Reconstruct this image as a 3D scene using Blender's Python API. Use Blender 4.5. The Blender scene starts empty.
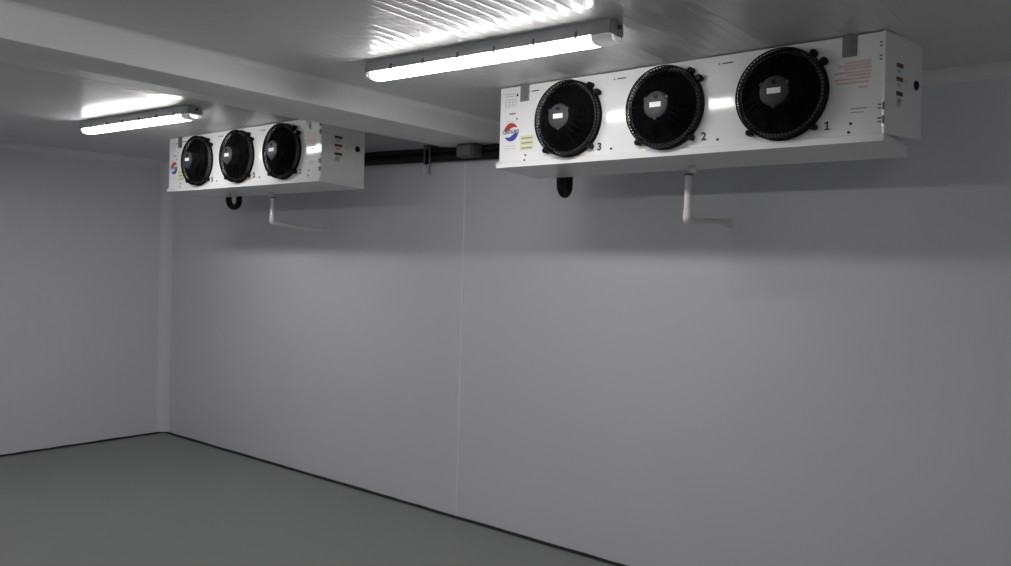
import bpy, bmesh, math, random
from mathutils import Vector, Matrix
random.seed(4)
C = bpy.context.scene.collection
PI = math.pi

# ------------------------------------------------------------------ room sizes (metres)
H = 2.665                       # underside of the ceiling
Z0 = .074                       # floor level while building (everything is dropped by this at the end)
YW = -.175                      # face of the long wall
XL, XR = -7.385, 6.2             # left wall, right wall
YF = -7.6                       # wall behind the camera
BX0, BX1, BZ = -3.691, -3.277, 2.530   # ceiling beam

# ------------------------------------------------------------------ materials
def mat(name, col, rough=.5, metal=0., spec=.5, emit=None, strength=0., noise=0., nscale=3., bump=0., bscale=200., coat=0., crough=.08, rough_noise=0., trans=0.):
    m = bpy.data.materials.new(name); m.use_nodes = True
    nt = m.node_tree; b = nt.nodes['Principled BSDF']
    b.inputs['Base Color'].default_value = (*col, 1)
    b.inputs['Roughness'].default_value = rough
    b.inputs['Metallic'].default_value = metal
    b.inputs['Specular IOR Level'].default_value = spec
    b.inputs['Coat Weight'].default_value = coat
    b.inputs['Coat Roughness'].default_value = crough; b.inputs['Coat IOR'].default_value = 1.4
    b.inputs['Transmission Weight'].default_value = trans
    tc = nt.nodes.new('ShaderNodeTexCoord')
    if emit:
        b.inputs['Emission Color'].default_value = (*emit, 1)
        b.inputs['Emission Strength'].default_value = strength
    if noise or rough_noise:
        n = nt.nodes.new('ShaderNodeTexNoise'); n.inputs['Scale'].default_value = nscale; n.inputs['Detail'].default_value = 5
        nt.links.new(tc.outputs['Object'], n.inputs['Vector'])
        if noise:
            r = nt.nodes.new('ShaderNodeMix'); r.data_type = 'RGBA'
            r.inputs['A'].default_value = (*[c * (1 - noise) for c in col], 1)
            r.inputs['B'].default_value = (*[min(1, c * (1 + noise)) for c in col], 1)
            nt.links.new(n.outputs['Fac'], r.inputs['Factor'])
            nt.links.new(r.outputs['Result'], b.inputs['Base Color'])
        if rough_noise:
            mr = nt.nodes.new('ShaderNodeMapRange')
            mr.inputs['To Min'].default_value = rough - rough_noise; mr.inputs['To Max'].default_value = rough + rough_noise
            nt.links.new(n.outputs['Fac'], mr.inputs['Value']); nt.links.new(mr.outputs['Result'], b.inputs['Roughness'])
    if bump:
        n2 = nt.nodes.new('ShaderNodeTexNoise'); n2.inputs['Scale'].default_value = bscale; n2.inputs['Detail'].default_value = 3
        bp = nt.nodes.new('ShaderNodeBump'); bp.inputs['Strength'].default_value = bump; bp.inputs['Distance'].default_value = .002
        nt.links.new(tc.outputs['Object'], n2.inputs['Vector'])
        nt.links.new(n2.outputs['Fac'], bp.inputs['Height']); nt.links.new(bp.outputs['Normal'], b.inputs['Normal'])
    return m

M = dict(
    wall=mat('white_wall_sheet', (.735, .738, .765), .34, noise=.03, nscale=1.2, bump=.05, bscale=8),
    ceil=mat('white_ceiling_sheet', (.70, .70, .705), .38, spec=.15, noise=.02, nscale=1.0, coat=.45, crough=.08),
    beam=mat('white_beam_sheet', (.88, .87, .88), .45, noise=.02, nscale=1.5),
    trim=mat('white_cove_trim', (.80, .79, .81), .40, noise=.02),
    floor=mat('grey_epoxy_floor', (.240, .249, .240), .40, noise=.10, nscale=.9, bump=.04, bscale=40, rough_noise=.06),
    joint=mat('black_floor_joint', (.012, .012, .013), .7, noise=.3, nscale=9),
    paint=mat('white_gloss_paint', (.82, .82, .82), .10, noise=.015, nscale=2),
    tray=mat('white_tray_paint', (.78, .78, .78), .20, noise=.015, nscale=2),
    galv=mat('galvanised_steel', (.20, .20, .205), .45, metal=.5, noise=.15, nscale=40),
    black=mat('black_plastic', (.004, .004, .005), .5, spec=.18, noise=.2, nscale=20),
    wire=mat('black_wire', (.004, .004, .005), .5, spec=.14, noise=.2, nscale=20),
    bell=mat('grey_inlet_ring', (.20, .20, .20), .4, noise=.03),
    motor=mat('dark_grey_motor', (.036, .036, .04), .5, spec=.3, noise=.15, nscale=30),
    sticker=mat('white_sticker', (.80, .80, .80), .4, noise=.02),
    foam=mat('black_foam_insulation', (.006, .006, .007), .75, noise=.25, nscale=60, bump=.3, bscale=300),
    seal=mat('white_sealant', (.93, .93, .93), .35, noise=.02),
    pvc=mat('white_pvc_pipe', (.74, .73, .72), .3, noise=.03),
    greytray=mat('grey_lamp_housing', (.42, .42, .43), .45, noise=.05, nscale=8),
    clear=mat('clear_lamp_end', (.92, .92, .93), .30, noise=.03, nscale=30, trans=.25),
    glow=mat('glowing_diffuser', (.9, .9, .9), .4, emit=(1.0, .985, .985), strength=26.),
    lidgrey=mat('grey_box_lid', (.15, .15, .155), .45, noise=.06, nscale=12),
    boxgrey=mat('dark_grey_box', (.075, .075, .08), .5, noise=.08, nscale=12),
    ink=mat('black_ink', (.02, .02, .025), .5, noise=.1),
    greyink=mat('grey_ink', (.28, .28, .29), .5, noise=.1),
    red=mat('red_ink', (.40, .035, .03), .45, noise=.1, nscale=50),
    midred=mat('faded_red_ink', (.23, .035, .04), .5, noise=.1, nscale=50),
    palegrey=mat('pale_grey_ink', (.50, .50, .50), .5, noise=.06),
    darkred=mat('dark_red_ink', (.10, .018, .018), .5, noise=.1, nscale=50),
    pink=mat('pale_pink_ink', (.64, .53, .52), .5, noise=.08, nscale=60),
    blue=mat('blue_ink', (.025, .06, .30), .45, noise=.1, nscale=50),
    navy=mat('navy_ink', (.02, .025, .12), .45, noise=.1),
    yellow=mat('yellow_green_label', (.62, .64, .42), .5, noise=.06, nscale=50),
    olive=mat('olive_ink', (.24, .27, .08), .5, noise=.1),
    palegreen=mat('pale_green_ink', (.52, .57, .50), .5, noise=.05),
    tie=mat('white_nylon', (.7, .7, .7), .4, noise=.03),
)

# ------------------------------------------------------------------ helpers
def obj(name, bm, m, parent=None, smooth=None):
    me = bpy.data.meshes.new(name)
    bmesh.ops.recalc_face_normals(bm, faces=bm.faces[:])
    bm.to_mesh(me); bm.free()
    for mm in (m if isinstance(m, (list, tuple)) else [m]): me.materials.append(M[mm])
    if smooth is not None:
        me.shade_smooth()
        me.set_sharp_from_angle(angle=math.radians(smooth))
    o = bpy.data.objects.new(name, me); C.objects.link(o)
    if parent: o.parent = parent
    return o

def struct(name, bm, m, smooth=None):
    o = obj(name, bm, m, None, smooth); o['kind'] = 'structure'; return o

def tag(o, label, cat, group=None):
    o['label'] = label; o['category'] = cat
    if group: o['group'] = group
    return o

def thing(name, label, cat, loc=(0, 0, 0), rz=0., group=None):
    o = bpy.data.objects.new(name, None); C.objects.link(o)
    o.location = loc; o.rotation_euler = (0, 0, rz); o.empty_display_size = .1
    return tag(o, label, cat, group)

def copy_tree(o, parent=None):
    c = o.copy(); C.objects.link(c)
    if parent: c.parent = parent
    for ch in list(o.children): copy_tree(ch, c)
    return c

def box(bm, x0, x1, y0, y1, z0, z1, bev=0.):
    b = bmesh.new()
    v = [b.verts.new((x, y, z)) for x in (x0, x1) for y in (y0, y1) for z in (z0, z1)]
    for f in ((0, 1, 3, 2), (4, 6, 7, 5), (0, 4, 5, 1), (2, 3, 7, 6), (0, 2, 6, 4), (1, 5, 7, 3)):
        b.faces.new([v[i] for i in f])
    if bev: bmesh.ops.bevel(b, geom=b.edges[:], offset=bev, segments=2, affect='EDGES', profile=.5)
    merge(bm, b)

def merge(bm, b, mtx=None):
    if mtx is not None: bmesh.ops.transform(b, matrix=mtx, verts=b.verts[:])
    me = bpy.data.meshes.new('tmp'); b.to_mesh(me); b.free(); bm.from_mesh(me); bpy.data.meshes.remove(me)

def tube(bm, pts, r, n=10, cap=True):
    pts = [Vector(p) for p in pts]
    rad = r if isinstance(r, (list, tuple)) else [r] * len(pts)
    rings = []; up = None
    for i, p in enumerate(pts):
        d = (pts[min(i + 1, len(pts) - 1)] - pts[max(i - 1, 0)]).normalized()
        if up is None:
            up = Vector((0, 0, 1)) if abs(d.z) < .9 else Vector((0, 1, 0))
        a = (up - d * up.dot(d)).normalized(); up = a; b = d.cross(a)
        rings.append([bm.verts.new(p + (a * math.cos(t) + b * math.sin(t)) * rad[i]) for t in [2 * PI * k / n for k in range(n)]])
    for q in range(len(rings) - 1):
        for k in range(n):
            bm.faces.new((rings[q][k], rings[q][(k + 1) % n], rings[q + 1][(k + 1) % n], rings[q + 1][k]))
    if cap:
        bm.faces.new(rings[0][::-1]); bm.faces.new(rings[-1])

def rounded(pts, r, seg=6):
    """polyline with its inner corners rounded"""
    pts = [Vector(p) for p in pts]; out = [pts[0]]
    for i in range(1, len(pts) - 1):
        a, b, c = pts[i - 1], pts[i], pts[i + 1]
        rr = min(r, (a - b).length * .49, (c - b).length * .49)
        p, q = b + (a - b).normalized() * rr, b + (c - b).normalized() * rr
        for k in range(seg + 1):
            t = k / seg; out.append(p * (1 - t) ** 2 + b * 2 * t * (1 - t) + q * t * t)
    out.append(pts[-1]); return out

def lathe(bm, prof, n=48, axis='y'):
    """profile of (radius, depth towards -y) turned about the y axis"""
    rings = []
    for r, d in prof:
        if r < 1e-6: rings.append([bm.verts.new((0, -d, 0))])
        else: rings.append([bm.verts.new((r * math.cos(2 * PI * k / n), -d, r * math.sin(2 * PI * k / n))) for k in range(n)])
    for a, b in zip(rings, rings[1:]):
        for k in range(n):
            k2 = (k + 1) % n
            if len(a) == 1 and len(b) == 1: continue
            if len(a) == 1: bm.faces.new((a[0], b[k], b[k2]))
            elif len(b) == 1: bm.faces.new((a[k], b[0], a[k2]))
            else: bm.faces.new((a[k], b[k], b[k2], a[k2]))

def prism(bm, outline, x0, x1):
    """(y, z) outline pushed from x0 to x1"""
    a = [bm.verts.new((x0, y, z)) for y, z in outline]; b = [bm.verts.new((x1, y, z)) for y, z in outline]
    n = len(outline)
    bm.faces.new(a[::-1]); bm.faces.new(b)
    for k in range(n): bm.faces.new((a[k], a[(k + 1) % n], b[(k + 1) % n], b[k]))

def plate(bm, outline, y, th=.0008):
    """flat (x, z) outline standing th proud of the plane y, towards -y"""
    a = [bm.verts.new((x, y - th, z)) for x, z in outline]; b = [bm.verts.new((x, y, z)) for x, z in outline]
    n = len(outline)
    bm.faces.new(a); bm.faces.new(b[::-1])
    for k in range(n): bm.faces.new((a[k], b[k], b[(k + 1) % n], a[(k + 1) % n]))

def rect(x0, x1, z0, z1): return [(x0, z0), (x1, z0), (x1, z1), (x0, z1)]

def text_bm(s, size, bold=0.):
    cu = bpy.data.curves.new('t', 'FONT'); cu.body = s; cu.size = size; cu.align_x = 'CENTER'; cu.align_y = 'CENTER'
    cu.extrude = .0004; cu.offset = bold
    o = bpy.data.objects.new('t', cu); C.objects.link(o)
    dg = bpy.context.evaluated_depsgraph_get()
    me = bpy.data.meshes.new_from_object(o.evaluated_get(dg))
    b = bmesh.new(); b.from_mesh(me)
    bpy.data.objects.remove(o); bpy.data.curves.remove(cu); bpy.data.meshes.remove(me)
    return b

def put_text(bm, s, size, x, y, z, bold=0., sx=1.):
    b = text_bm(s, size, bold)
    merge(bm, b, Matrix.Translation((x, y - .0008, z)) @ Matrix.Rotation(PI / 2, 4, 'X') @ Matrix.Diagonal((sx, 1, 1, 1)))

# ------------------------------------------------------------------ room shell
def sheet(prof, place, a, b):
    bm = bmesh.new()
    A = [bm.verts.new(place(p, h, a)) for p, h in prof]; B = [bm.verts.new(place(p, h, b)) for p, h in prof]
    for i in range(len(A) - 1): bm.faces.new((A[i], A[i + 1], B[i + 1], B[i]))
    return bm

bm = bmesh.new(); box(bm, XL - .1, XR + .1, YF - .1, YW + .1, Z0 - .12, Z0); struct('floor', bm, 'floor')

def ribs(L0, L1, pitch, width, depth, joints, jw, jd):
    """profile (position along, depth) of a sheet with soft shallow grooves"""
    ev = [(L0 + (i + .5) * pitch, width, depth) for i in range(int((L1 - L0) / pitch))]
    ev = [e for e in ev if all(abs(e[0] - j) > pitch * .7 for j in joints)] + [(j, jw, jd) for j in joints if L0 + jw < j < L1 - jw]
    out = [(L0, 0.)]
    for p, w, d in sorted(ev):
        out += [(p - w / 2 + w * k / 8, d * .5 * (1 - math.cos(2 * PI * k / 8))) for k in range(9)]
    out.append((L1, 0.)); return out
cj = [-2.283 + 1.11 * k for k in range(-5, 6)]
bm = sheet(ribs(XL, XR, .0555, .018, .0010, cj, .016, .0002), lambda p, h, t: (p, t, H - h + .0), YF, YW)
for f in bm.faces: f.smooth = True
box(bm, XL - .1, XR + .1, YF - .1, YW + .1, H + .003, H + .12)
o = struct('ceiling', bm, 'ceil')

def wall_sheet(name, L0, L1, joints, place, bx):
    bm = sheet(ribs(L0, L1, .10, .030, .00025, joints, .012, .0012), place, Z0, H)
    for f in bm.faces: f.smooth = True
    box(bm, *bx); struct(name, bm, 'wall')
wall_sheet('wall_back', XL, XR, [], lambda p, h, t: (p, YW + h, t), (XL - .1, XR + .1, YW + .003, YW + .1, Z0, H))
wall_sheet('wall_left', YF, YW, [], lambda p, h, t: (XL - h, p, t), (XL - .1, XL - .003, YF, YW, Z0, H))
bm = bmesh.new(); box(bm, XR, XR + .1, YF, YW, Z0, H); struct('wall_right', bm, 'wall')
bm = bmesh.new(); box(bm, XL - .1, XR + .1, YF - .1, YF, Z0, H); struct('wall_front', bm, 'wall')

def cove(r, n=8):
    """section of a concave corner trim: corner at (0, 0), legs along +u and +v"""
    pts = [(0, 0), (r, 0)]
    pts += [(r - (r - .002) * math.sin(t), r - (r - .002) * math.cos(t)) for t in [PI / 2 * k / n for k in range(n + 1)]]
    return pts + [(0, r)]
def cove_bm(place, a, b, r):
    bm = bmesh.new(); s = cove(r)
    A = [bm.verts.new(place(u, v, a)) for u, v in s]; B = [bm.verts.new(place(u, v, b)) for u, v in s]
    n = len(s)
    for k in range(n): bm.faces.new((A[k], A[(k + 1) % n], B[(k + 1) % n], B[k]))
    return bm
struct('trim_1', cove_bm(lambda u, v, t: (t, YW - u, H - v), XL, BX0, .055), 'trim', 30)      # long wall, up to the beam
struct('trim_2', cove_bm(lambda u, v, t: (t, YW - u, H - v), BX1, XR, .055), 'trim', 30)
struct('trim_3', cove_bm(lambda u, v, t: (XL + u, t, H - v), YF, YW, .055), 'trim', 30)   # left wall
struct('trim_4', cove_bm(lambda u, v, t: (XL + u, YW - v, t), Z0 + .012, H, .085), 'trim', 30)     # upright corner

# beam across the room: box, a sealant bead along its joint, a lip on its far side
bm = bmesh.new(); box(bm, BX0, BX1, YF, YW, BZ, H, .004); struct('trim_5', bm, 'beam', 30)
struct('trim_8', cove_bm(lambda u, v, t: (BX1 + u, t, H - v), YF, YW, .022), 'beam', 30)
bm = bmesh.new(); box(bm, -3.542, -3.527, YF + .01, YW - .01, BZ - .0012, BZ + .001); struct('trim_6', bm, 'seal', 60)

bm = bmesh.new(); tube(bm, [(-3.585, YW - .0005, Z0 + .01), (-3.585, YW - .0005, H - .05)], .0045, 8); struct('trim_7', bm, 'seal', 60)   # sealed upright panel joint

# black open joint between walls and floor
def joint(place, L0, L1):
    bm = bmesh.new(); n = 90; prev = None
    for i in range(n + 1):
        t = L0 + (L1 - L0) * i / n
        h = .013 + .004 * random.random(); w = .016 + .006 * random.random()
        cur = [bm.verts.new(place(t, *q)) for q in ((0, h), (w * .35, h * .9), (w, .0015), (0, .0015))]
        if prev:
            for k in range(4): bm.faces.new((prev[k], prev[(k + 1) % 4], cur[(k + 1) % 4], cur[k]))
        prev = cur
    return bm
struct('baseboard_back', joint(lambda t, u, v: (t, YW - u, Z0 + v), XL, XR), 'joint')
struct('baseboard_left', joint(lambda t, u, v: (XL + u, t, Z0 + v), YF, YW), 'joint')

# ------------------------------------------------------------------ evaporator coolers
CL, CD = 1.8276, .352           # casing length, depth
TOP = .4038                     # casing top above the lip of the drip tray
PB = .029                       # casing bottom
FANX = (.430, .940, 1.455); FANZ = TOP - .193

def casing_bm():
    bm = bmesh.new(); R = .158; n = 64
    xs = [0., (FANX[0] + FANX[1]) / 2, (FANX[1] + FANX[2]) / 2, CL]
    for i, cx in enumerate(FANX):
        x0, x1 = xs[i], xs[i + 1]
        ang = sorted([2 * PI * k / n for k in range(n)] + [math.atan2(z - FANZ, x - cx) % (2 * PI) for x in (x0, x1) for z in (PB, TOP)])
        inn, out = [], []
        for a in ang:
            c, s = math.cos(a), math.sin(a)
            t = min([(x1 - cx) / c if c > 1e-9 else 9, (x0 - cx) / c if c < -1e-9 else 9, (TOP - FANZ) / s if s > 1e-9 else 9, (PB - FANZ) / s if s < -1e-9 else 9])
            inn.append(bm.verts.new((cx + R * c, 0, FANZ + R * s))); out.append(bm.verts.new((cx + t * c, 0, FANZ + t * s)))
        for k in range(len(ang)):
            k2 = (k + 1) % len(ang); bm.faces.new((inn[k], out[k], out[k2], inn[k2]))
    v = {(x, y, z): bm.verts.new((x, y, z)) for x in (0, CL) for y in (0, CD) for z in (PB, TOP)}
    for f in (((0, 0, PB), (0, CD, PB), (0, CD, TOP), (0, 0, TOP)), ((CL, 0, PB), (CL, 0, TOP), (CL, CD, TOP), (CL, CD, PB)),
              ((0, CD, PB), (CL, CD, PB), (CL, CD, TOP), (0, CD, TOP)), ((0, 0, TOP), (0, CD, TOP), (CL, CD, TOP), (CL, 0, TOP)),
              ((0, 0, PB), (CL, 0, PB), (CL, CD, PB), (0, CD, PB))):
        bm.faces.new([v[p] for p in f])
    bmesh.ops.remove_doubles(bm, verts=bm.verts[:], dist=1e-5)
    return bm

def shroud_bm():
    bm = bmesh.new()
    lathe(bm, [(.172, .0), (.182, .0), (.182, .006), (.180, .008), (.172, .008), (.172, .0)], 72)         # flange on the casing
    lathe(bm, [(.1745, .037), (.1795, .037), (.1805, .040), (.179, .044), (.1745, .043), (.1745, .037)], 72)   # front ring
    for a in (50, -47, -131):
        a = math.radians(a); c, s = math.cos(a), math.sin(a)
        b = bmesh.new(); lathe(b, [(0, .0), (.013, .0), (.013, .030), (.009, .034), (.006, .034), (.0055, .030), (0, .030)], 16)
        merge(bm, b, Matrix.Translation((.190 * c, 0, .190 * s)))
        b = bmesh.new(); box(b, .172, .190, -.024, 0., -.009, .009)
        merge(bm, b, Matrix.Rotation(-a, 4, 'Y'))
    return bm

def grille_bm():
    bm = bmesh.new(); n = 72
    def dome(r): return .030 + .062 * (1 - ((r - .05) / .125) ** 2) ** .5 if r < .174 else .03
    for k in range(n):
        a = 2 * PI * k / n; c, s = math.cos(a), math.sin(a)
        pr = [(.1765, .006), (.1765, .040), (.165, .053), (.140, .068)] + ([(.100, .085), (.060, .094)] if k % 3 == 0 else [])
        tube(bm, [(r * c, -d, r * s) for r, d in pr], .0021, 5)
    for i in range(11):
        r = .062 + i * .0098; d = .094 - .040 * ((r - .06) / .105) ** 1.6
        lathe(bm, [(r - .002, d), (r, d + .002), (r + .002, d), (r, d - .002), (r - .002, d)], 64)
    return bm

def impeller_bm():
    bm = bmesh.new()
    for k in range(7):
        a0 = 2 * PI * k / 7; rows = []
        for i in range(6):
            r = .05 + i * .0205; sw = .55 + .25 * i / 5; lift = .018
            rows.append([bm.verts.new((r * math.cos(a0 + sw * (t - .5) + .06 * i), .012 - lift * (t - .5) * 2 - .002, r * math.sin(a0 + sw * (t - .5) + .06 * i))) for t in (0, .33, .66, 1)])
        for p, q in zip(rows, rows[1:]):
            for j in range(3): bm.faces.new((p[j], p[j + 1], q[j + 1], q[j]))
    bmesh.ops.solidify(bm, geom=bm.faces[:], thickness=.003)
    lathe(bm, [(.052, -.03), (.052, .03), (0, .03)], 32)
    return bm

def motor_bm():
    bm = bmesh.new()
    lathe(bm, [(.050, .02), (.056, .05), (.060, .088), (.058, .094), (.050, .098), (.030, .0985), (0, .0985)], 40)
    for a in (30, 150, 270):
        a = math.radians(a); b = bmesh.new(); box(b, .052, .066, -.097, -.05, -.008, .008, .002); merge(bm, b, Matrix.Rotation(-a, 4, 'Y'))
    return bm

def make_fan(parent, cx):
    f = obj('fan', shroud_bm(), 'black', parent, 35); f.location = (cx, 0, FANZ)
    b = bmesh.new(); lathe(b, [(.158, .0), (.157, .024), (.160, .029), (.164, .027), (.170, .001)], 64); obj('inlet_ring', b, 'bell', f, 60)
    b = bmesh.new(); lathe(b, [(.1562, .028), (.1545, -.10), (0, -.11)], 64); obj('air_duct', b, 'black', f, 60)
    obj('grille', grille_bm(), 'wire', f, 50)
    obj('impeller', impeller_bm(), 'black', f, 40)
    mo = obj('motor', motor_bm(), 'motor', f, 40)
    b = bmesh.new(); plate(b, rect(-.027, .027, -.011, .011), -.0985, .001)
    st = obj('motor_label', b, 'sticker', f); st['label'] = 'white sticker on the motor'
    b = bmesh.new(); tube(b, [(0, -.0975, .033), (0, -.105, .033)], .008, 12); obj('motor_cap', b, 'black', f, 40)
    return f

def half_swirl(cx, cz, R, up):
    """one comma-shaped half of the round emblem"""
    pts = []; sgn = 1 if up else -1
    N = 18
    for k in range(N + 1):
        a = PI * (.03 + .80 * k / N); pts.append((cx - sgn * R * math.cos(a), cz + sgn * R * math.sin(a)))
    for k in range(N + 1):
        t = k / N; x = R * (.62 - 1.60 * t); z = R * (.52 + .10 * math.sin(PI * t * 2.) - .36 * t)
        pts.append((cx + sgn * x, cz + sgn * z))
    return pts

def make_cooler(label, x):
    root = thing('evaporator_cooler', label, 'cooler', (x, -.957, 2.2557), 0., 'evaporator coolers under the ceiling')
    obj('casing', casing_bm(), 'paint', root)
    b = bmesh.new()
    prism(b, [(-.010, 0.), (-.010, .0255), (-.0085, .027), (.002, .027), (.346, .027), (.350, .030), (.354, .027), (.354, -.0155), (.350, -.0175)], -.012, CL + .012)
    tr = obj('drip_tray', b, 'tray', root)
    b = bmesh.new(); tube(b, [(.95, .255, -.006), (.95, .255, -.045)], .017, 16); obj('drain_spigot', b, 'pvc', tr, 40)
    for fx in FANX: make_fan(root, fx)
    for fx in FANX:      # cable glands beside the fans
        b = bmesh.new(); lathe(b, [(0, .0), (.012, .0), (.012, .012), (.015, .014), (.015, .030), (.010, .036), (0, .037)], 14)
        g = obj('cable_gland', b, 'black', root, 40); g.location = (fx + .163, 0, FANZ + .108)
    for bx in (.155, 1.706):      # hanging brackets up to the ceiling
        b = bmesh.new()
        box(b, bx - .027, bx + .027, -.004, -.0002, TOP - .078, TOP + .0052, .001)
        box(b, bx - .027, bx + .027, -.004, .06, TOP + .0015, TOP + .0052, .001)
        for zz in (-.02, -.055):
            c = bmesh.new(); lathe(c, [(0, .0), (.008, .0), (.008, .004), (0, .004)], 6); merge(b, c, Matrix.Translation((bx + .008, -.004, TOP + zz)))
        k = obj('bracket', b, 'galv', root); k['label'] = 'grey galvanised hanging bracket'
    # end cover on hinges
    b = bmesh.new(); th = .012
    vv = [b.verts.new(p) for p in ((0, 0, PB - .002), (0, CD, PB - .002), (0, CD, TOP - .001), (0, 0, TOP - .001),
                                    (th, 0, PB - .002), (th, CD, PB - .002), (th, CD, TOP - .001), (th, 0, TOP - .001))]
    for f in ((0, 1, 2, 3), (7, 6, 5, 4), (0, 4, 5, 1), (1, 5, 6, 2), (2, 6, 7, 3), (3, 7, 4, 0)): b.faces.new([vv[i] for i in f])
    bmesh.ops.bevel(b, geom=b.edges[:], offset=.002, segments=2, affect='EDGES')
    cover = obj('end_cover', b, 'paint', root); cover.location = (CL, .001, 0)
    b = bmesh.new(); lathe(b, [(0, 0), (.019, 0), (.019, .004), (.015, .008), (0, .009)], 20)
    g = obj('cable_gland', b, 'black', cover, 40); g.location = (th, .289, TOP - .168); g.rotation_euler = (0, 0, PI / 2)
    def on_cover(name, m, y0, y1, z0, z1, txt=None):
        bb = bmesh.new(); plate(bb, rect(y0, y1, z0, z1), 0)
        o = obj(name, bb, m, cover); o.rotation_euler = (0, 0, PI / 2); o.location = (th, 0, 0); return o
    for k, (zz, m_) in enumerate(((-.112, 'darkred'), (-.164, 'midred'), (-.218, 'darkred'))):
        o = on_cover('warning_label', m_, .102, .164, TOP + zz - .008, TOP + zz + .008); o['label'] = 'dark red warning strip'
        o = on_cover('label_text', 'palegrey' if k != 1 else 'pink',   .112, .149, TOP + zz - .030, TOP + zz - .013)
    on_cover('label_text', 'palegrey', .104, .144, TOP - .266, TOP - .242)
    on_cover('arrow_mark', 'pink', .190, .202, TOP - .180, TOP - .160)
    for zz in (TOP - .045, TOP - .095, TOP - .275, TOP - .325):
        b = bmesh.new()
        tube(b, [(CL + .006, -.004, zz - .014), (CL + .006, -.004, zz + .014)], .005, 10)
        box(b, CL - .014, CL + .004, -.003, -.0002, zz - .009, zz - .004)
        box(b, CL - .014, CL + .004, -.003, -.0002, zz + .004, zz + .009)
        tube(b, [(CL - .010, -.003, zz + .0065), (CL - .010, -.006, zz + .0065)], .0035, 8)
        h = obj('hinge', b, 'galv', root, 40); h['label'] = 'small grey hinge'
    # printed numbers, screws and stickers on the front
    for s, nx, nz in (('3', .602, -.338), ('2', 1.122, -.332), ('1', 1.632, -.330)):
        b = bmesh.new()
        if s == '1': plate(b, [(nx + u, TOP + nz + v) for u, v in ((-.010, -.017), (.011, -.017), (.011, -.012), (.0035, -.012), (.0035, .017), (-.002, .017), (-.010, .010), (-.010, .005), (-.003, .008), (-.003, -.012), (-.010, -.012))], 0)
        else: put_text(b, s, .047, nx, 0, TOP + nz, .0022)
        obj('number_marking', b, 'ink', root)
    for nx, nz in ((.665, -.350), (1.185, -.348), (1.718, -.330), (1.712, -.362), (.168, -.347), (.163, -.372)):
        b = bmesh.new(); lathe(b, [(0, .0), (.006, .0), (.005, .003), (0, .004)], 10)
        s = obj('screw', b, 'motor', root, 40); s.location = (nx, 0, TOP + nz)
    for nx in (.215, .705, 1.215):      # little arrow lines over each fan
        b = bmesh.new(); plate(b, rect(nx - .018, nx + .028, TOP - .036, TOP - .031), 0)
        plate(b, [(nx - .036, TOP - .0335), (nx - .029, TOP - .039), (nx - .029, TOP - .028)], 0); obj('arrow_mark', b, 'ink', root)
    # rating plate
    b = bmesh.new(); plate(b, rect(.022, .122, TOP - .105, TOP - .022), 0, .0006); rp = obj('rating_plate', b, 'sticker', root)
    b = bmesh.new()
    for zz in (-.034, -.045): plate(b, rect(.030, .094, TOP + zz - .0012, TOP + zz + .0012), -.0006)
    for xx in (.032, .056, .078, .098): plate(b, rect(xx, xx + .0016, TOP - .098, TOP - .060), -.0006)
    for zz in (-.060, -.074, -.088, -.098): plate(b, rect(.032, .0995, TOP + zz - .0007, TOP + zz + .0007), -.0006)
    obj('plate_lines', b, 'greyink', rp)
    b = bmesh.new(); plate(b, [(.100, TOP - .048), (.116, TOP - .048), (.108, TOP - .030)], -.0006); obj('hazard_mark', b, 'ink', rp)
    b = bmesh.new(); plate(b, rect(.058, .098, TOP - .138, TOP - .129), 0); obj('small_label', b, 'greyink', root)
    b = bmesh.new(); plate(b, rect(.104, .112, TOP - .166, TOP - .156), 0); obj('small_label', b, 'ink', root)
    b = bmesh.new(); plate(b, rect(.045, .092, TOP - .172, TOP - .169), 0); plate(b, rect(.036, .112, TOP - .180, TOP - .178), 0); obj('small_label', b, 'pink', root)
    # round red and blue emblem with its name across it
    ex, ez, R = .072, TOP - .226, .046
    b = bmesh.new(); plate(b, half_swirl(ex, ez, R, True), 0); em = obj('emblem', b, 'red', root); em['label'] = 'round red and blue maker emblem with dark lettering'
    b = bmesh.new(); plate(b, half_swirl(ex, ez, R, False), 0); obj('emblem_half', b, 'blue', em)
    b = bmesh.new(); put_text(b, 'CENTAURO', .0265, ex, 0, ez + .001, .0006, .72); obj('emblem_lettering', b, 'navy', em)
    # yellow-green notice and pale lines
    b = bmesh.new()
    for z0, z1 in ((-.272, -.250), (-.297, -.276), (-.322, -.301)): plate(b, rect(.134, .216, TOP + z0, TOP + z1), 0, .0006)
    y = obj('notice_label', b, 'yellow', root); y['label'] = 'yellow-green notice sticker'
    b = bmesh.new()
    for zz in (-.262, -.286, -.311): plate(b, rect(.142, .205, TOP + zz - .003, TOP + zz + .002), -.0006)
    obj('notice_lines', b, 'olive', y)
    b = bmesh.new()
    for zz in (-.296, -.308): plate(b, rect(.032, .105, TOP + zz - .0015, TOP + zz + .0015), 0)
    obj('label_text', b, 'palegreen', root)
    b = bmesh.new()
    for zz, a, c in ((-.100, 1.690, 1.785), (-.112, 1.665, 1.785), (-.124, 1.690, 1.785), (-.137, 1.650, 1.785), (-.149, 1.700, 1.785), (-.162, 1.655, 1.785), (-.176, 1.660, 1.780), (-.196, 1.740, 1.776)):
        plate(b, rect(a, c, TOP + zz - .0045, TOP + zz + .0045), 0)
    obj('label_text', b, 'pink', root)
    b = bmesh.new(); plate(b, rect(1.716, 1.775, TOP - .277, TOP - .273), 0); plate(b, rect(1.716, 1.764, TOP - .291, TOP - .288), 0)
    obj('label_text', b, 'greyink', root)
    return root, cover

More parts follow.
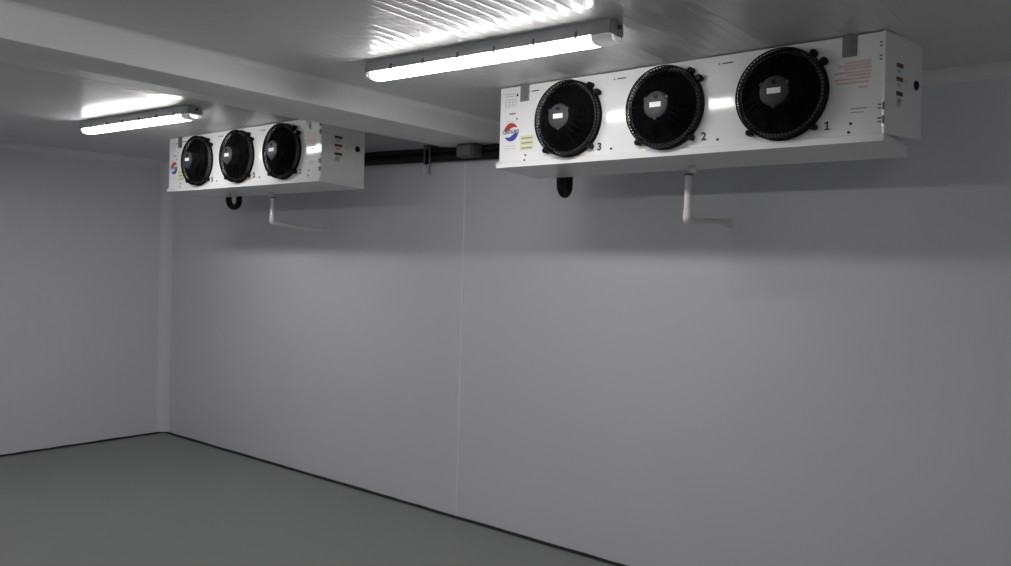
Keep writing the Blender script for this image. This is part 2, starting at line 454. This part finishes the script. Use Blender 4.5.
near_cooler, near_cover = make_cooler('larger white three-fan cooler at right, its hinged end cover slightly ajar', -2.6474)
far_cooler = copy_tree(near_cooler); far_cooler.location.x = -5.9308
far_cooler['label'] = 'white three-fan cooler in the far left corner, partly behind the ceiling beam'
near_cover.rotation_euler = (math.radians(2.8), 0, math.radians(-8))     # this cover hangs a little open

# ------------------------------------------------------------------ lamps
def make_lamp(label, loc, rz):
    root = thing('batten_lamp', label, 'lamp', loc, rz, 'sealed batten lamps on the ceiling')
    L = 1.27; h = L / 2; zt = H - loc[2]
    b = bmesh.new()          # housing with chamfered ends
    s = [(-.050, .0), (-.050, .012), (-.043, zt), (.043, zt), (.050, .012), (.050, .0)]
    prism(b, s, -h + .01, h - .01)
    for sg in (-1, 1):
        prism(b, [(y * .8, z * .85) for y, z in s], min(sg * (h - .012), sg * h), max(sg * (h - .012), sg * h))
    housing = obj('housing', b, 'greytray', root)
    b = bmesh.new(); e = h - .052
    arc = [(-.046, -.0005), (-.044, -.014), (-.034, -.024), (-.018, -.028), (.018, -.028), (.034, -.024), (.044, -.014), (.046, -.0005)]
    prism(b, arc, -h + .036, h - .090); obj('diffuser', b, 'glow', root, 40)
    for x0, x1 in ((-h + .006, -h + .0358), (h - .0898, h - .006)):
        b = bmesh.new()
        A = [(x0 if abs(x0) > abs(x1) else x1), (x1 if abs(x0) > abs(x1) else x0)]
        k = .90
        a = [b.verts.new((A[0], y * k, z * k)) for y, z in arc]; m_ = [b.verts.new((A[0] * .985 + A[1] * .015 if 0 else A[0] + (A[1] - A[0]) * .35, y * .99, z * .98)) for y, z in arc]; c = [b.verts.new((A[1], y, z)) for y, z in arc]
        n = len(arc)
        for p, q in ((a, m_), (m_, c)):
            for j in range(n): b.faces.new((p[j], p[(j + 1) % n], q[(j + 1) % n], q[j]))
        b.faces.new(a[::-1]); b.faces.new(c)
        obj('diffuser_end', b, 'clear', root, 40)
    for i in range(6):
        for sg in (-1, 1):
            cx = -h + .17 + i * (L - .32) / 5
            b = bmesh.new()
            tube(b, [(cx, sg * .048, -.006), (cx, sg * .052, -.001), (cx, sg * .0525, .010), (cx, sg * .049, .020)], .0055, 6)
            obj('clip', b, 'lidgrey', root, 40)
    b = bmesh.new(); lathe(b, [(0, 0), (.009, 0), (.009, .008), (.006, .013), (0, .013)], 12)
    g = obj('cable_gland', b, 'boxgrey', root, 40); g.location = (h, 0, .028); g.rotation_euler = (0, 0, PI / 2)
    return root
make_lamp('long lit batten lamp in front of the larger right-hand cooler', (-2.2073, -1.6241, 2.6145), .054)
make_lamp('lit batten lamp left of the ceiling beam, in front of the far cooler', (-5.144, -1.6024, 2.6145), .068)
make_lamp('added unseen batten lamp on the ceiling beside the camera, right of the beam', (-2.20, -3.85, 2.6145), .054)  # out of view, added as fill for the beam face and long wall
make_lamp('lit batten lamp on the ceiling at the room\'s near left, beyond the beam', (-5.14, -3.85, 2.6145), .068)  # second out-of-view lamp of this row, added to lift the general brightness

make_lamp('added unseen batten lamp on the ceiling just behind and right of the camera', (.75, -3.85, 2.6145), .054)  # unseen, added to raise the ambient light and brighten the beam
make_lamp('added unseen batten lamp on the ceiling farthest right, nearest the right-hand wall', (3.70, -3.85, 2.6145), .054)  # unseen, added to brighten the right part of the long wall
make_lamp('added unseen batten lamp on the ceiling by the long wall, right of the larger cooler', (3.70, -1.62, 2.6145), .054)  # unseen, added to light the right cooler's end cover and nearby wall

# ------------------------------------------------------------------ insulated pipe loops under the coolers
def trap(label, x, y, zc):
    """U-shaped loop standing in a plane turned 12 degrees off the room's depth"""
    g, r = .055, .0235; ux, uy = -math.sin(math.radians(12)), math.cos(math.radians(12))
    b = bmesh.new()
    pts = [(x - g * ux, y - g * uy, zc + .20)] + [(x - g * ux, y - g * uy, zc + .05)]
    pts += [(x - g * math.cos(t) * ux, y - g * math.cos(t) * uy, zc - g * math.sin(t)) for t in [PI * k / 14 for k in range(15)]]
    pts += [(x + g * ux, y + g * uy, zc + .05), (x + g * ux, y + g * uy, H - .001)]
    tube(b, pts, r, 14)
    return tag(obj('insulated_pipe_loop', b, 'foam', None, 60), label, 'pipe loop', 'black pipe loops under the coolers')
trap('solid-looking black insulated pipe loop dipping under the larger right cooler', -2.559, -.495, 2.2175)
trap('small black U-shaped insulated pipe loop dipping under the far left cooler', -5.775, -.495, 2.2255)

# ------------------------------------------------------------------ drain pipes
def drain(label, x, pts, end_r):
    y0 = -.702
    root = thing('drain_pipe', label, 'drain pipe', (x, y0, pts[0][2]), 0., 'white drain pipes under the coolers')
    O = Vector((x, y0, pts[0][2])); P = [Vector((x, y0, 2.207))] + [Vector(p) for p in pts]
    b = bmesh.new(); tube(b, [p - O for p in (P[0], P[0].lerp(P[1], .5), P[1] + Vector((0, 0, .03)))], .0165, 16); obj('riser', b, 'pvc', root, 40)
    b = bmesh.new(); tube(b, rounded([P[1] + Vector((0, 0, .05)) - O, P[1] - O, P[1] + (P[2] - P[1]).normalized() * .05 - O], .035), .0205, 16); obj('elbow', b, 'pvc', root, 40)
    b = bmesh.new(); tube(b, rounded([p - O for p in [P[1] + (P[2] - P[1]).normalized() * .03] + P[2:]], .06), .0150, 14); obj('run', b, 'pvc', root, 40)
    b = bmesh.new(); tube(b, [Vector((0, 0, P[0].z - O.z - .008)), Vector((0, 0, P[0].z - O.z + .0005))], .0195, 16)
    k = obj('clamp_ring', b, 'boxgrey', root, 40); k['label'] = 'dark clamp ring'
    b = bmesh.new(); lathe(b, [(0, .0), (end_r, .0), (end_r * .8, .010), (.016, .014), (0, .014)], 20)
    f = obj('wall_collar', b, 'trim', root, 40); f.location = P[-1] - O
    return root
drain('white drain pipe under the larger right cooler, dropping and turning to the wall', -1.717, [(-1.717, -.702, 1.990), (-1.743, YW, 2.016)], .032)
drain('white drain pipe under the far left cooler, bending sideways to the wall', -4.957, [(-4.957, -.702, 2.025), (-4.952, -.40, 1.996), (-5.002, YW, 2.000)], .024)

# ------------------------------------------------------------------ pipe run between the coolers
def run(name, label, pts, r, m='foam', cat='pipe', grp='pipes between the coolers'):
    b = bmesh.new(); tube(b, rounded(pts, .25, 5), r, 12)
    return tag(obj(name, b, m, None, 60), label, cat, grp)
run('insulated_pipe', 'lower thick black insulated pipe running along the wall between the two coolers',
    [(-5.55, -.205, 2.491), (-4.56, -.205, 2.491), (-3.88, -.205, 2.474), (-3.30, -.205, 2.459), (-2.30, -.205, 2.455)], .026)
run('insulated_pipe', 'upper black insulated pipe resting along the thick one between the coolers',
    [(-5.55, -.201, 2.541), (-4.56, -.201, 2.541), (-3.88, -.201, 2.5235), (-3.30, -.201, 2.5075), (-2.30, -.201, 2.5035)], .021)
run('electric_cable', 'thin black cable strung along the insulated pipes into the grey box',
    [(-5.55, -.233, 2.530), (-4.31, -.233, 2.526), (-3.91, -.233, 2.522), (-3.66, -.235, 2.520), (-3.5385, -.275, 2.505)], .005, 'foam', 'cable', None)
b = bmesh.new(); tube(b, rounded([(-5.9320, -.72, 2.50), (-5.990, -.72, 2.50), (-5.995, -.62, 2.50), (-5.99, -.40, 2.50), (-5.99, -.40, H - .001)], .05), .024, 14)
tag(obj('pipe_elbow', b, 'foam', None, 60), 'black insulated pipe elbow at the left end of the far cooler', 'pipe')

jb = thing('junction_box', 'dark grey junction box fixed under the beam in front of the black pipes', 'box', (-3.462, -.285, 2.4475))
b = bmesh.new(); box(b, -.075, .075, -.030, .045, .0, .0808, .004); obj('box_body', b, 'boxgrey', jb, 30)
b = bmesh.new(); box(b, -.071, .050, -.038, -.0302, .004, .076, .003); obj('lid', b, 'lidgrey', jb, 30)
b = bmesh.new(); box(b, -.085, .085, -.020, .040, .0811, .0818); obj('mounting_plate', b, 'galv', jb)
for sx in (-.06, .040):
    b = bmesh.new(); lathe(b, [(0, .0), (.004, .0), (.003, .002), (0, .002)], 8); q = obj('screw', b, 'galv', jb); q.location = (sx, -.038, .035)

hg = thing('pipe_hanger', 'steel rod pipe hanger clamping the black pipes to the wall, its ends sticking out below', 'hanger', (-3.868, -.190, 2.362))
for dx in (-.026, .026):
    b = bmesh.new(); tube(b, [(dx, -.058, .0), (dx, -.058, .190)], .0045, 10); rd = obj('rod', b, 'galv', hg, 40)
    b = bmesh.new(); tube(b, [(dx, -.058, -.004), (dx, -.058, .062)], .0085 if dx < 0 else .006, 10); obj('rod_sleeve', b, 'tie' if dx < 0 else 'galv', rd, 40)
b = bmesh.new(); box(b, -.030, .030, -.0535, -.0500, .070, .160, .001); obj('clamp_plate', b, 'black', hg)
b = bmesh.new(); box(b, -.032, .032, -.064, .0145, .185, .197, .001); obj('wall_arm', b, 'boxgrey', hg)

# ------------------------------------------------------------------ camera
P = dict(f=808.26, roll=.027, pitch=-.0205, yaw=-.6806, h=1.7551, d=4.1497)
cy, sy = math.cos(P['yaw']), math.sin(P['yaw'])
fw, rt, up = Vector((sy, cy, 0)), Vector((cy, -sy, 0)), Vector((0, 0, 1))
cp_, sp = math.cos(P['pitch']), math.sin(P['pitch']); fw, up = fw * cp_ + up * sp, up * cp_ - fw * sp
cr, sr = math.cos(P['roll']), math.sin(P['roll']); rt, up = rt * cr + up * sr, up * cr - rt * sr
cam = bpy.data.cameras.new('camera'); co = bpy.data.objects.new('camera', cam); C.objects.link(co)
mw = Matrix((rt, up, -fw)).transposed().to_4x4(); mw.translation = (0, -P['d'], P['h']); co.matrix_world = mw
cam.sensor_fit = 'HORIZONTAL'; cam.sensor_width = 36; cam.lens = P['f'] * 36 / 1011; cam.clip_start = .05
sc = bpy.context.scene; sc.camera = co

# ------------------------------------------------------------------ world and view
w = bpy.data.worlds.new('world'); sc.world = w; w.use_nodes = True
w.node_tree.nodes['Background'].inputs['Color'].default_value = (.5, .5, .5, 1)
w.node_tree.nodes['Background'].inputs['Strength'].default_value = .0
vs = sc.view_settings; vs.view_transform = 'Standard'; vs.look = 'None'; vs.gamma = 1; vs.use_curve_mapping = False; vs.exposure = .30
sc.cycles.use_denoising = True
sc.cycles.max_bounces = 10; sc.cycles.diffuse_bounces = 6; sc.cycles.glossy_bounces = 4
sc.cycles.caustics_reflective = True

for o in list(C.objects):
    if o.parent is None: o.location.z -= Z0      # the floor ends up at z = 0
